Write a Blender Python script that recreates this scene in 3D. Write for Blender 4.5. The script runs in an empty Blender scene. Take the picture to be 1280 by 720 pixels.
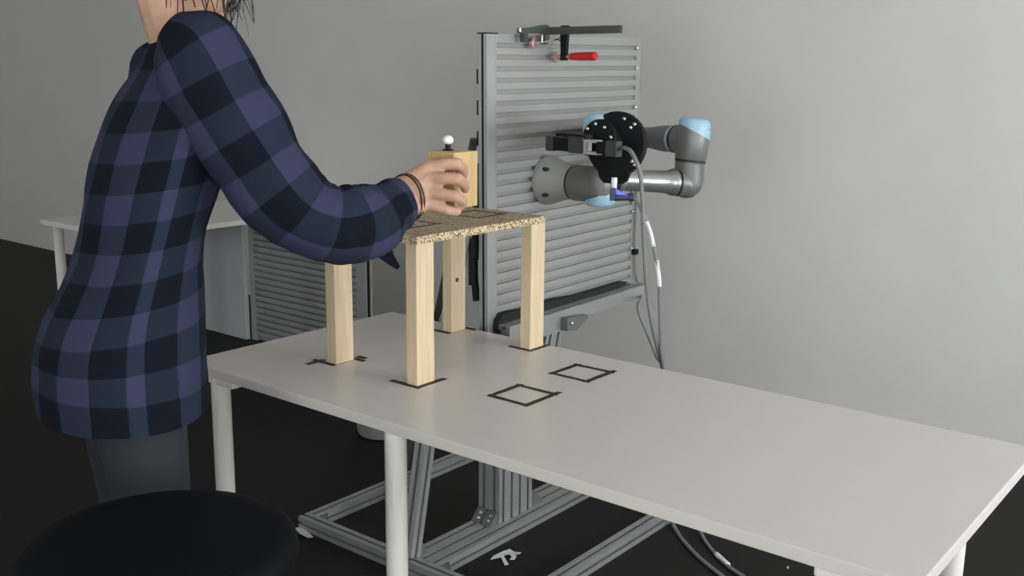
import bpy, bmesh, math, random
from mathutils import Vector, Matrix, noise
random.seed(4)
scene = bpy.context.scene
COL = scene.collection

# ------------------------------------------------------------------ camera
FPX = 1285.93
YAW, PITCH, ROLL = -0.674466715, 0.205532111, 0.0107633317
CAM = Vector((2.43187920, -2.39186386, 1.531999803))
_fw = Vector((math.sin(YAW)*math.cos(PITCH), math.cos(YAW)*math.cos(PITCH), -math.sin(PITCH)))
_r0 = Vector((math.cos(YAW), -math.sin(YAW), 0)); _u0 = _r0.cross(_fw)
_c, _s = math.cos(ROLL), math.sin(ROLL)
_rt = _c*_r0 + _s*_u0; _up = -_s*_r0 + _c*_u0
cam_data = bpy.data.cameras.new('camera'); cam_data.sensor_width = 36; cam_data.sensor_fit = 'HORIZONTAL'
cam_data.lens = FPX/1280*36; cam_data.clip_start = 0.05
cam = bpy.data.objects.new('camera', cam_data); COL.objects.link(cam)
cam.matrix_world = Matrix((( _rt.x, _up.x, -_fw.x, CAM.x), (_rt.y, _up.y, -_fw.y, CAM.y), (_rt.z, _up.z, -_fw.z, CAM.z), (0,0,0,1)))
scene.camera = cam

# ------------------------------------------------------------------ daylight
world = bpy.data.worlds.new('sky'); scene.world = world; world.use_nodes = True
bgn = world.node_tree.nodes['Background']
bgn.inputs[0].default_value = (0.93, 0.98, 1.0, 1); bgn.inputs[1].default_value = 12.6
WIN = [(-4.4, -2.4), (-0.6, 1.7)]          # window openings of the right wall (y ranges)
FILL_WINF = [(-5.2, -4.2), (1.5, 2.9)]        # unseen front wall openings, added to brighten back wall and desk edge (x ranges)
WZ0, WZ1, XR = 0.75, 2.15, 4.6
for a, b in WIN:                                        # light portals in the window openings
    l = bpy.data.lights.new('window_portal', 'AREA'); l.shape = 'RECTANGLE'; l.size = WZ1-WZ0; l.size_y = b-a
    l.cycles.is_portal = True
    o = bpy.data.objects.new('window_portal', l); COL.objects.link(o)
    o.location = (XR+0.02, (a+b)/2, (WZ0+WZ1)/2); o.rotation_euler = (0, math.radians(90), 0)
for a, b in FILL_WINF:  # portals of the added front openings
    l = bpy.data.lights.new('window_portal', 'AREA'); l.shape = 'RECTANGLE'; l.size = b-a; l.size_y = WZ1-WZ0
    l.cycles.is_portal = True
    o = bpy.data.objects.new('window_portal', l); COL.objects.link(o)
    o.location = ((a+b)/2, -5.02, (WZ0+WZ1)/2); o.rotation_euler = (math.radians(90), 0, 0)
vs = scene.view_settings
vs.view_transform = 'Standard'; vs.look = 'None'; vs.exposure = 0.08; vs.gamma = 1; vs.use_curve_mapping = False

# ------------------------------------------------------------------ helpers
def at(px, py, t):
    "world point seen at a picture position, t metres in front of the camera"
    return CAM + t*(_fw + (px-640)/FPX*_rt - (py-360)/FPX*_up)
V = Vector
def mat(name, rgb, rough=0.5, metal=0.0, var=0.0, scale=8, bump=0.0, bscale=60, spec=0.5, emit=None, stretch=(1,1,1)):
    m = bpy.data.materials.new(name); m.use_nodes = True
    nt = m.node_tree; b = nt.nodes['Principled BSDF']
    b.inputs['Base Color'].default_value = (*rgb, 1); b.inputs['Roughness'].default_value = rough
    b.inputs['Metallic'].default_value = metal; b.inputs['Specular IOR Level'].default_value = spec
    tc = nt.nodes.new('ShaderNodeTexCoord'); mp = nt.nodes.new('ShaderNodeMapping')
    mp.inputs['Scale'].default_value = stretch; nt.links.new(tc.outputs['Object'], mp.inputs[0])
    if var:
        n = nt.nodes.new('ShaderNodeTexNoise'); n.inputs['Scale'].default_value = scale; n.inputs['Detail'].default_value = 4
        nt.links.new(mp.outputs[0], n.inputs['Vector'])
        r = nt.nodes.new('ShaderNodeValToRGB')
        r.color_ramp.elements[0].position = .3; r.color_ramp.elements[1].position = .7
        r.color_ramp.elements[0].color = (*[c*(1-var) for c in rgb], 1); r.color_ramp.elements[1].color = (*[min(1, c*(1+var)) for c in rgb], 1)
        nt.links.new(n.outputs['Fac'], r.inputs[0]); nt.links.new(r.outputs[0], b.inputs['Base Color'])
    if bump:
        n = nt.nodes.new('ShaderNodeTexNoise'); n.inputs['Scale'].default_value = bscale; n.inputs['Detail'].default_value = 3
        nt.links.new(mp.outputs[0], n.inputs['Vector'])
        bp = nt.nodes.new('ShaderNodeBump'); bp.inputs['Strength'].default_value = bump; bp.inputs['Distance'].default_value = .004
        nt.links.new(n.outputs['Fac'], bp.inputs['Height']); nt.links.new(bp.outputs[0], b.inputs['Normal'])
    if emit:
        b.inputs['Emission Color'].default_value = (*emit[0], 1); b.inputs['Emission Strength'].default_value = emit[1]
    return m

def wood_mat(name, light, dark, scale=9):
    m = mat(name, light, rough=.6); nt = m.node_tree; b = nt.nodes['Principled BSDF']
    tc = nt.nodes.new('ShaderNodeTexCoord'); mp = nt.nodes.new('ShaderNodeMapping'); mp.inputs['Scale'].default_value = (1, 1, .05)
    nt.links.new(tc.outputs['Object'], mp.inputs[0])
    n = nt.nodes.new('ShaderNodeTexNoise'); n.inputs['Scale'].default_value = scale*14; n.inputs['Detail'].default_value = 6; n.inputs['Distortion'].default_value = .4
    nt.links.new(mp.outputs[0], n.inputs['Vector'])
    r = nt.nodes.new('ShaderNodeValToRGB'); r.color_ramp.elements[0].position = .32; r.color_ramp.elements[1].position = .62
    r.color_ramp.elements[0].color = (*dark, 1); r.color_ramp.elements[1].color = (*light, 1)
    nt.links.new(n.outputs['Fac'], r.inputs[0]); nt.links.new(r.outputs[0], b.inputs['Base Color'])
    return m

def chip_mat(name, cols, scale):
    m = mat(name, cols[1], rough=.75, bump=.25, bscale=150); nt = m.node_tree; b = nt.nodes['Principled BSDF']
    tc = nt.nodes.new('ShaderNodeTexCoord')
    v = nt.nodes.new('ShaderNodeTexVoronoi'); v.inputs['Scale'].default_value = scale
    nt.links.new(tc.outputs['Object'], v.inputs['Vector'])
    r = nt.nodes.new('ShaderNodeValToRGB'); r.color_ramp.interpolation = 'CONSTANT'
    e = r.color_ramp.elements; e[0].position = 0; e[0].color = (*cols[0], 1); e[1].position = .16; e[1].color = (*cols[1], 1)
    for p, c in ((.45, cols[2]), (.72, cols[3])):
        q = e.new(p); q.color = (*c, 1)
    sp = nt.nodes.new('ShaderNodeSeparateColor')
    nt.links.new(v.outputs['Color'], sp.inputs[0]); nt.links.new(sp.outputs[0], r.inputs[0]); nt.links.new(r.outputs[0], b.inputs['Base Color'])
    return m

def plaid_mat():
    m = mat('plaid_flannel', (.03,.035,.06), rough=.9, bump=.15, bscale=300, spec=.15); nt = m.node_tree; b = nt.nodes['Principled BSDF']
    tc = nt.nodes.new('ShaderNodeTexCoord'); sp = nt.nodes.new('ShaderNodeSeparateXYZ'); nt.links.new(tc.outputs['UV'], sp.inputs[0])
    outs = []
    for i in (0, 1):
        f = nt.nodes.new('ShaderNodeMath'); f.operation = 'FRACT'; nt.links.new(sp.outputs[i], f.inputs[0])
        mr = nt.nodes.new('ShaderNodeMapRange'); mr.inputs[1].default_value = .48; mr.inputs[2].default_value = .52
        nt.links.new(f.outputs[0], mr.inputs[0]); outs.append(mr)
    ad = nt.nodes.new('ShaderNodeMath'); ad.operation = 'ADD'
    for k, o in enumerate(outs):
        w = nt.nodes.new('ShaderNodeMath'); w.operation = 'MULTIPLY'; w.inputs[1].default_value = (.45, .55)[k]
        nt.links.new(o.outputs[0], w.inputs[0]); nt.links.new(w.outputs[0], ad.inputs[k])
    r = nt.nodes.new('ShaderNodeValToRGB'); e = r.color_ramp.elements
    e[0].position = .2; e[0].color = (.005,.0065,.013,1); e[1].position = .9; e[1].color = (.038,.041,.085,1)
    q = e.new(.5); q.color = (.016,.023,.040,1)
    nt.links.new(ad.outputs[0], r.inputs[0]); nt.links.new(r.outputs[0], b.inputs['Base Color'])
    return m

M = dict(
    wall=mat('wall_paint', (.735,.715,.68), .85, var=.015, scale=3, bump=.05, bscale=200),
    floor=mat('dark_floor', (.0085,.0085,.0078), .6, spec=.25, var=.12, scale=14),
    white=mat('white_ceiling', (.75,.75,.74), .9),
    desk=mat('desk_laminate', (.67,.62,.57), .30, var=.01, scale=5, spec=.5),
    deskedge=mat('desk_edge_band', (.66,.62,.57), .4),
    leg=mat('white_powder_coat', (.82,.78,.735), .35),
    alu=mat('anodised_aluminium', (.41,.415,.41), .42, metal=.55, var=.03, scale=20),
    alu2=mat('aluminium_slat', (.395,.39,.385), .45, metal=.45, var=.02, scale=10, stretch=(1,.2,1)),
    aludark=mat('aluminium_groove_shaded', (.33,.325,.32), .5, metal=.4),  # slat aluminium with the groove shade put into a darker colour
    zinc=mat('zinc_bracket', (.20,.205,.20), .45, metal=.5),
    steel=mat('bright_steel', (.75,.75,.74), .25, metal=1),
    clampsteel=mat('clamp_steel', (.09,.105,.095), .4, metal=.6),
    copper=mat('pink_metal', (.62,.42,.40), .3, metal=.7),
    red=mat('red_plastic', (.55,.022,.02), .35),
    black=mat('black_plastic', (.005,.005,.006), .55, spec=.25),
    blackmatt=mat('black_foam', (.018,.019,.018), .9, bump=.6, bscale=60),
    tape=mat('black_tape', (.013,.012,.011), .55, bump=.3, bscale=80),
    pine=wood_mat('pale_pine', (.70,.555,.375), (.62,.46,.29)),
    block=wood_mat('block_pine', (.60,.42,.20), (.53,.355,.155), 5),
    chipedge=chip_mat('chipboard_edge', [(.10,.06,.03), (.36,.25,.13), (.60,.46,.28), (.74,.62,.44)], 260),
    chiptop=chip_mat('chipboard_face', [(.24,.17,.11), (.45,.33,.205), (.52,.39,.25), (.60,.47,.32)], 170),
    robgrey=mat('robot_grey', (.19,.19,.185), .42, metal=.35),
    robbase=mat('robot_base_grey', (.40,.40,.39), .45, metal=.35),
    robtube=mat('robot_tube_silver', (.40,.40,.39), .3, metal=.75),
    robblue=mat('robot_blue_cap', (.36,.55,.68), .4),
    rubber=mat('black_rubber', (.012,.012,.012), .6),
    gripgrey=mat('gripper_grey', (.045,.045,.047), .5, metal=.2),
    cable=mat('grey_cable', (.20,.20,.20), .5),
    label=mat('white_label', (.80,.80,.80), .5),
    bluecon=mat('dark_blue_connector', (.03,.035,.09), .45),
    led=mat('blue_led', (.05,.07,.9), .4, emit=((.06,.09,1), 1.6)),
    skin=mat('skin', (.52,.30,.205), .55, var=.08, scale=30, bump=.12, bscale=160),
    plaid=plaid_mat(),
    hair=mat('dark_hair', (.022,.014,.010), .5),
    jeans=mat('dark_trousers', (.018,.02,.028), .85, bump=.2, bscale=200),
    shoe=mat('dark_shoe', (.02,.02,.02), .5),
    seat=mat('black_vinyl', (.003,.0035,.005), .7, spec=.12),
    bin=mat('grey_bin', (.27,.27,.255), .5),
    eye=mat('eye_white', (.7,.68,.64), .2),
    paper=mat('white_scrap', (.72,.73,.72), .7),
    panelgrey=mat('grey_board', (.42,.44,.44), .6),
    darkbar=mat('dark_bar', (.11,.105,.10), .5, metal=.2),
    glass=None,
)
g = bpy.data.materials.new('window_glass'); g.use_nodes = True; nt = g.node_tree
for n in list(nt.nodes):
    if n.type != 'OUTPUT_MATERIAL': nt.nodes.remove(n)
tr = nt.nodes.new('ShaderNodeBsdfTransparent'); gl = nt.nodes.new('ShaderNodeBsdfGlossy'); gl.inputs['Roughness'].default_value = .02
mx = nt.nodes.new('ShaderNodeMixShader'); mx.inputs[0].default_value = .06
nt.links.new(tr.outputs[0], mx.inputs[1]); nt.links.new(gl.outputs[0], mx.inputs[2])
nt.links.new(mx.outputs[0], [n for n in nt.nodes if n.type == 'OUTPUT_MATERIAL'][0].inputs[0])
M['glass'] = g

# ---- mesh builders: every function adds a shape (world coordinates) to a bmesh
def frame_of(d, up=V((0,0,1))):
    d = V(d).normalized(); u = V(up)
    if abs(d.dot(u.normalized())) > .98: u = V((1,0,0)) if abs(d.x) < .9 else V((0,1,0))
    x = u.cross(d).normalized(); y = d.cross(x)
    return x, y, d
def box(bm, lo, hi, bev=0.0, mtx=None):
    lo, hi = V(lo), V(hi)
    vs_ = [bm.verts.new((x,y,z)) for x in (lo.x,hi.x) for y in (lo.y,hi.y) for z in (lo.z,hi.z)]
    fs = [bm.faces.new([vs_[i] for i in f]) for f in ((0,1,3,2),(4,6,7,5),(0,4,5,1),(2,3,7,6),(0,2,6,4),(1,5,7,3))]
    if bev:
        es = {e for f in fs for e in f.edges}
        r = bmesh.ops.bevel(bm, geom=list(es), offset=bev, segments=2, affect='EDGES', profile=.6)
        vs_ = list({v for f in r['faces'] for v in f.verts} | {v for v in vs_ if v.is_valid})
    if mtx is not None:
        for v in vs_: v.co = mtx @ v.co
    return vs_
def obox(bm, c, ax, ay, az, sx, sy, sz, bev=0.0):
    "box centred at c along the given axes with full sizes"
    ax, ay, az = V(ax).normalized(), V(ay).normalized(), V(az).normalized()
    m_ = Matrix(((ax.x,ay.x,az.x,c[0]),(ax.y,ay.y,az.y,c[1]),(ax.z,ay.z,az.z,c[2]),(0,0,0,1)))
    return box(bm, (-sx/2,-sy/2,-sz/2), (sx/2,sy/2,sz/2), bev, m_)
def rev(bm, p, d, prof, n=32, capa=True, capb=True):
    "surface of revolution: prof = [(distance along d, radius)...]"
    x, y, d = frame_of(d); p = V(p); rings = []
    for h, r in prof:
        rings.append([bm.verts.new(p + d*h + (x*math.cos(2*math.pi*i/n) + y*math.sin(2*math.pi*i/n))*r) for i in range(n)])
    for a, b in zip(rings, rings[1:]):
        for i in range(n):
            f = bm.faces.new((a[i], a[(i+1)%n], b[(i+1)%n], b[i])); f.smooth = True
    if capa: bm.faces.new(rings[0][::-1])
    if capb: bm.faces.new(rings[-1])
    return rings
def cyl(bm, a, b, r, r2=None, n=24):
    a, b = V(a), V(b); return rev(bm, a, b-a, [(0, r), ((b-a).length, r if r2 is None else r2)], n)
def catmull(pts, k=8):
    pts = [V(p) for p in pts]; P = [2*pts[0]-pts[1]] + pts + [2*pts[-1]-pts[-2]]; out = []
    for i in range(1, len(P)-2):
        p0, p1, p2, p3 = P[i-1:i+3]
        for j in range(k):
            t = j/k; out.append(.5*((2*p1) + (p2-p0)*t + (2*p0-5*p1+4*p2-p3)*t*t + (3*p1-p0-3*p2+p3)*t**3))
    return out + [pts[-1]]
def tube(bm, pts, r, n=10, k=8, smooth=True):
    pts = catmull(pts, k) if smooth else [V(p) for p in pts]
    rings = []; x = None
    for i, p in enumerate(pts):
        d = (pts[min(i+1, len(pts)-1)] - pts[max(i-1, 0)]).normalized()
        if x is None: x = frame_of(d)[0]
        x = (x - d*x.dot(d)).normalized(); y = d.cross(x)
        rr = r(i/(len(pts)-1)) if callable(r) else r
        rings.append([bm.verts.new(p + (x*math.cos(2*math.pi*a/n) + y*math.sin(2*math.pi*a/n))*rr) for a in range(n)])
    for a, b in zip(rings, rings[1:]):
        for i in range(n):
            f = bm.faces.new((a[i], a[(i+1)%n], b[(i+1)%n], b[i])); f.smooth = True
    bm.faces.new(rings[0][::-1]); bm.faces.new(rings[-1])
def prism(bm, poly, ext):
    "closed planar polygon swept along the vector ext"
    a = [bm.verts.new(V(p)) for p in poly]; b = [bm.verts.new(V(p)+V(ext)) for p in poly]; n = len(a)
    bm.faces.new(a[::-1]); bm.faces.new(b)
    for i in range(n): bm.faces.new((a[i], a[(i+1)%n], b[(i+1)%n], b[i]))
def sph(bm, c, r, axes=None, n=16):
    "ellipsoid: r number or 3 radii, axes three vectors"
    r = (r,r,r) if not hasattr(r, '__len__') else r
    ax = axes or (V((1,0,0)), V((0,1,0)), V((0,0,1)))
    m_ = Matrix([[ax[j][i]*r[j] for j in range(3)] + [c[i]] for i in range(3)] + [[0,0,0,1]])
    fs = bmesh.ops.create_uvsphere(bm, u_segments=n, v_segments=max(6, n*2//3), radius=1, matrix=m_)
    for v in fs['verts']:
        for f in v.link_faces: f.smooth = True
def capsule(bm, a, b, ra, rb, n=14):
    sph(bm, a, ra, n=n); sph(bm, b, rb, n=n)
    a, b = V(a), V(b)
    if (b-a).length > 1e-5: cyl(bm, a, b, ra, rb, n)
def chain(bm, pts, n=14):
    for (a, ra), (b, rb) in zip(pts, pts[1:]): capsule(bm, a, b, ra, rb, n)
def profile(bm, p0, p1, up, w, h, slot=.0115, depth=.015, unit=.045, sides='abcd'):
    "T-slot aluminium extrusion, w across, h along up, one groove per 45 mm module"
    p0, p1 = V(p0), V(p1); d = (p1-p0).normalized(); y = V(up); y = (y - d*y.dot(d)).normalized(); x = y.cross(d)
    def side(a, b, inward, tag_='a'):
        a, b = V(a), V(b)
        if tag_ not in sides: return [a]
        L = (b-a).length; e = (b-a)/L; k = max(1, round(L/unit)); out = [a]
        for i in range(k):
            m_ = a + e*(L*(i+.5)/k)
            out += [m_-e*slot/2, m_-e*slot/2+inward*depth*.35, m_-e*slot*.9+inward*depth*.35, m_-e*slot*.9+inward*depth,
                    m_+e*slot*.9+inward*depth, m_+e*slot*.9+inward*depth*.35, m_+e*slot/2+inward*depth*.35, m_+e*slot/2]
        return out
    A, B, C, D = V((-w/2,-h/2)), V((w/2,-h/2)), V((w/2,h/2)), V((-w/2,h/2))
    poly = side(A,B,V((0,1)),'a') + side(B,C,V((-1,0)),'b') + side(C,D,V((0,-1)),'c') + side(D,A,V((1,0)),'d')
    prism(bm, [p0 + x*q.x + y*q.y for q in poly], p1-p0)

# ---- scene objects
def empty(name, loc, label, cat, group=None):
    o = bpy.data.objects.new(name, None); COL.objects.link(o); o.location = loc; o.empty_display_size = .05
    return tag(o, label, cat, group)
def tag(o, label=None, cat=None, group=None, kind=None):
    for k, v in (('label', label), ('category', cat), ('group', group), ('kind', kind)):
        if v: o[k] = v
    return o
def root_loc(p):
    while p.parent: p = p.parent
    return V(p.location)
def obj(name, bm, m, parent=None, smooth=None, label=None):
    bmesh.ops.recalc_face_normals(bm, faces=bm.faces)
    if parent is not None: loc = root_loc(parent)
    else:
        cs = [v.co for v in bm.verts]
        loc = V(((min(c.x for c in cs)+max(c.x for c in cs))/2, (min(c.y for c in cs)+max(c.y for c in cs))/2, min(c.z for c in cs)))
    bmesh.ops.translate(bm, verts=bm.verts, vec=-loc)
    me = bpy.data.meshes.new(name); bm.to_mesh(me); bm.free()
    for mm in (m if isinstance(m, (list, tuple)) else [m]): me.materials.append(mm)
    if smooth is not None:
        me.polygons.foreach_set('use_smooth', [True]*len(me.polygons)); me.set_sharp_from_angle(angle=math.radians(smooth))
    o = bpy.data.objects.new(name, me); COL.objects.link(o)
    if parent is not None: o.parent = parent
    else: o.location = loc
    if label: o['label'] = label
    return o
def B(): return bmesh.new()
def remeshed(name, bm, m, parent, voxel, it=4, fac=.5, disp=None):
    "union of the shapes in bm as one continuous smooth skin"
    tmp = obj(name, bm, m, parent)
    md = tmp.modifiers.new('r', 'REMESH'); md.mode = 'VOXEL'; md.voxel_size = voxel; md.use_smooth_shade = True
    sm = tmp.modifiers.new('s', 'SMOOTH'); sm.factor = fac; sm.iterations = it
    dg = bpy.context.evaluated_depsgraph_get(); dg.update()
    me = bpy.data.meshes.new_from_object(tmp.evaluated_get(dg))
    tmp.modifiers.clear(); old = tmp.data; tmp.data = me; bpy.data.meshes.remove(old)
    if not me.materials: me.materials.append(m)
    me.polygons.foreach_set('use_smooth', [True]*len(me.polygons))
    return tmp
def quick(name, parent, m, fn, *a, smooth=None, label=None, **k):
    bm = B(); fn(bm, *a, **k); return obj(name, bm, m, parent, smooth, label)
def struct(o): o['kind'] = 'structure'; return o

# ------------------------------------------------------------------ the room
X0, X1, Y0, Y1, H = -7.4, XR, -5.0, 1.95, 2.9
struct(quick('floor', None, M['floor'], box, (X0-.2,Y0-.2,-.1), (X1+.2,Y1+.2,0)))
struct(quick('ceiling', None, M['white'], box, (X0-.2,Y0-.2,H), (X1+.2,Y1+.2,H+.1)))
struct(quick('wall_back', None, M['wall'], box, (X0-.2,Y1,0), (X1+.2,Y1+.2,H)))
bm = B(); box(bm, (X0-.2,Y0-.2,0), (X1+.2,Y0,WZ0)); box(bm, (X0-.2,Y0-.2,WZ1), (X1+.2,Y0,H))
xs = [X0-.2] + [v for w in FILL_WINF for v in w] + [X1+.2]
for a, b in zip(xs[::2], xs[1::2]): box(bm, (a,Y0-.2,WZ0), (b,Y0,WZ1))
struct(obj('wall_front', bm, M['wall']))
for i, (a, b) in enumerate(FILL_WINF):  # frames and panes for the front openings added as extra light
    bm = B(); e = .05; y0, y1 = Y0-.14, Y0-.08
    box(bm, (a,y0,WZ0), (b,y1,WZ0+e)); box(bm, (a,y0,WZ1-e), (b,y1,WZ1))
    box(bm, (a,y0,WZ0+e), (a+e,y1,WZ1-e)); box(bm, (b-e,y0,WZ0+e), (b,y1,WZ1-e)); box(bm, ((a+b)/2-e/2,y0,WZ0+e), ((a+b)/2+e/2,y1,WZ1-e))
    w = struct(obj('window_%d' % (i+3), bm, M['leg']))
    quick('pane', w, M['glass'], box, (a+e,Y0-.111,WZ0+e), ((a+b)/2-e/2,Y0-.105,WZ1-e)); quick('pane', w, M['glass'], box, ((a+b)/2+e/2,Y0-.111,WZ0+e), (b-e,Y0-.105,WZ1-e))
struct(quick('wall_left', None, M['wall'], box, (X0-.2,Y0,0), (X0,Y1,H)))
bm = B()
box(bm, (X1,Y0,0), (X1+.2,Y1,WZ0)); box(bm, (X1,Y0,WZ1), (X1+.2,Y1,H))
ys = [Y0] + [v for w in WIN for v in w] + [Y1]
for a, b in zip(ys[::2], ys[1::2]): box(bm, (X1,a,WZ0), (X1+.2,b,WZ1))
struct(obj('wall_right', bm, M['wall']))
for i, (a, b) in enumerate(WIN):
    bm = B(); e = .05; x0, x1 = X1+.08, X1+.14
    box(bm, (x0,a,WZ0), (x1,b,WZ0+e)); box(bm, (x0,a,WZ1-e), (x1,b,WZ1))
    box(bm, (x0,a,WZ0+e), (x1,a+e,WZ1-e)); box(bm, (x0,b-e,WZ0+e), (x1,b,WZ1-e)); box(bm, (x0,(a+b)/2-e/2,WZ0+e), (x1,(a+b)/2+e/2,WZ1-e))
    w = struct(obj('window_%d' % (i+1), bm, M['leg']))
    quick('pane', w, M['glass'], box, (X1+.105,a+e,WZ0+e), (X1+.111,(a+b)/2-e/2,WZ1-e)); quick('pane', w, M['glass'], box, (X1+.105,(a+b)/2+e/2,WZ0+e), (X1+.111,b-e,WZ1-e))

# ------------------------------------------------------------------ white desk
TZ = .74; DL = 2.0
desk = empty('desk', (.8,-.4,0), 'long white desk with round white legs carrying the wooden stand', 'desk')
bm = B(); box(bm, (0,-.8,TZ-.027), (DL,0,TZ), bev=.0025)
for f in bm.faces: f.material_index = 0 if abs(f.normal.z) > .95 else 1
obj('tabletop', bm, [M['desk'], M['deskedge']], desk)
for lx, ly in ((.105,-.765), (.785,-.765), (1.86,-.765), (.065,-.05), (1.86,-.05)):
    bm = B(); rev(bm, (lx,ly,0), (0,0,1), [(0,.024),(.01,.0265),(.69,.0265),(.713,.0265)], 28); l = obj('leg', bm, M['leg'], desk)
    if lx != .785:
        bm = B(); box(bm, (lx-.04,ly-.024,TZ-.050), (lx+.085,ly+.055,TZ-.0275), bev=.006); obj('mounting_plate', bm, M['leg'], l)

# taped marks on the desk
def strip(parent, a, b, w, z, th=.0006, seed=0):
    a, b = V((a[0],a[1],z)), V((b[0],b[1],z)); d = (b-a).normalized(); n = V((-d.y,d.x,0)); rnd = random.Random(seed)
    k = 6; L = [a.lerp(b, i/k) + n*(w/2 + rnd.uniform(-.0012,.0012)) for i in range(k+1)]; R_ = [a.lerp(b, i/k) - n*(w/2 + rnd.uniform(-.0012,.0012)) for i in range(k+1)]
    L[0] -= d*rnd.uniform(0,.006); R_[-1] += d*rnd.uniform(0,.006)
    bm = B(); prism(bm, R_ + L[::-1], (0,0,th)); return obj('tape_strip', bm, M['tape'], parent)
def tape_square(c, s, w, z, label, skew, seed):
    r = empty('tape_square', (c[0],c[1],z), label, 'tape mark', 'black tape squares')
    h = s/2 - w/2; cs = [V((c[0]+x*h+random.Random(seed+i).uniform(-skew,skew), c[1]+y*h+random.Random(seed+9+i).uniform(-skew,skew), 0)) for i,(x,y) in enumerate(((-1,-1),(1,-1),(1,1),(-1,1)))]
    for i in range(4):
        a, b = cs[i], cs[(i+1)%4]; d = (b-a).normalized()
        strip(r, a-d*w*.5, b+d*(w*.5 + (.012 if i in (1,) else 0)), w, z + .0001*i + .0001, seed=seed+i)
tape_square((.907,-.437), .130, .0155, TZ, 'black tape square on the desk, the one nearer the front edge', .002, 11)
tape_square((.907,-.177), .128, .0155, TZ, 'black tape square on the desk, the one nearer the back edge', .002, 31)

# ------------------------------------------------------------------ wooden stand
SX, SY, SA, SB, SH, ST = .6573, -.5584, .538, .3457, .3694, .0202
stand = empty('wooden_stand', (.48,-.29,TZ), 'small four legged pine stand with a chipboard top on the desk', 'stand')
s1, s2 = .0373, .0646
for k, (x, y) in enumerate(((SX, SY), (SX, SY+SA-s2), (SX-SB+s1, SY+SA-s2), (SX-SB+s1, SY))):
    bm = B(); box(bm, (x-s1,y,TZ+.001), (x,y+s2,TZ+SH), bev=.0018); l = obj('leg', bm, M['pine'], stand)
    if k == 2:
        kp = V((x+.0003, y+s2*.40, TZ+.165)); bm = B()
        rev(bm, kp-V((.001,0,0)), (1,0,0), [(0,.0080),(.0012,.0072)], 14); obj('knot', bm, mat('wood_knot', (.10,.055,.025), .6), l, label='dark brown knot in the wood')
bm = B(); zb = TZ+SH
vsb = box(bm, (SX-SB,SY,zb), (SX,SY+SA,zb+ST))
bm.faces.ensure_lookup_table()
for f in bm.faces: f.material_index = 1 if f.calc_center_median().z > zb+ST-.001 else 0
obj('board', bm, [M['chipedge'], M['chiptop']], stand)
ZB = zb+ST
tape_square((.487,-.132), .122, .010, ZB, 'thin black tape square at the far end of the chipboard top', .002, 51)
tape_square((.484,-.407), .122, .010, ZB, 'thin black tape square beside the wrist on the chipboard top', .002, 71)
def tape_mark(label, segs, seed):
    r = empty('tape_mark', (segs[0][0][0], segs[0][0][1], TZ), label, 'tape mark')
    for i, (a, b) in enumerate(segs): strip(r, a, b, .017, TZ+.0001+.0001*i, seed=seed+i)
tape_mark('black tape corner under the front leg of the wooden stand', [((SX+.0045,SY-.042+.04),(SX+.0045,SY+.098)), ((SX-.092,SY-.004),(SX+.012,SY-.004))], 91)
tape_mark('black tape corner under the right leg of the wooden stand', [((SX+.0045,SY+SA-.072),(SX+.0045,SY+SA+.018)), ((SX-.075,SY+SA-s2-.004),(SX+.012,SY+SA-s2-.004))], 101)
tape_mark('black tape cross under the left leg of the wooden stand', [((SX-SB-.052,SY-.006),(SX-SB+s1-.002,SY-.006)), ((SX-SB-.028,SY-.05),(SX-SB-.028,SY+.012)), ((SX-SB+s1-.012,SY+s2+.012),(SX-SB+s1+.028,SY+s2+.012)), ((SX-SB+.02,SY+s2+.034),(SX-SB+s1+.012,SY+s2+.034))], 111)
tape_mark('black tape strips under the back leg of the wooden stand', [((SX-SB-.06,SY+SA-s2-.006),(SX-SB+s1,SY+SA-s2-.006)), ((SX-SB-.008,SY+SA+.014),(SX-SB+s1+.03,SY+SA+.014))], 121)

# ------------------------------------------------------------------ robot cell: base frame, post, panel
A_ = M['alu']
cell = empty('robot_stand', (.34,.2,0), 'aluminium profile stand with a grooved vertical panel behind the desk', 'machine stand')
def prof(name, p0, p1, up, w, h, sides='abcd', **k):
    bm = B(); profile(bm, p0, p1, up, w, h, sides=sides); return obj(name, bm, A_, cell, **k)
Zf = .0225
prof('base_beam', (-.178,-.2605,Zf), (.775,-.2605,Zf), (0,0,1), .045, .045)
prof('base_beam', (-.1555,-.2375,Zf), (-.1555,1.02,Zf), (0,0,1), .045, .045)
prof('base_beam', (.4085,-.2375,Zf), (.4085,1.02,Zf), (0,0,1), .045, .045)
prof('base_beam', (.341,-.2375,Zf), (.341,.110,Zf), (0,0,1), .089, .045)
prof('base_beam', (.7525,-.2375,Zf), (.7525,1.02,Zf), (0,0,1), .045, .045)
prof('base_beam', (-.178,1.0425,Zf), (.775,1.0425,Zf), (0,0,1), .045, .045)
prof('base_beam', (.341,.291,Zf), (.341,1.02,Zf), (0,0,1), .089, .045)
prof('post', (.341,.2005,.0), (.341,.2005,.660), (1,0,0), .18, .09)
prof('brace', (.322,-.249,.047), (.322,-.128,.655), (1,0,0), .045, .045)
prof('brace_rail', (.322,.110,.640), (.322,-.100,.640), (0,0,1), .045, .045)
prof('brace', (.362,.300,.300), (.362,.415,.666), (1,0,0), .090, .045)
prof('support_beam', (.4085,.088,.7155), (.4085,.925,.7155), (0,0,1), .045, .045, sides='abc')
prof('support_beam', (.4085,.088,.680), (.4085,.446,.680), (0,0,1), .045, .026, sides='ac')
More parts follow.
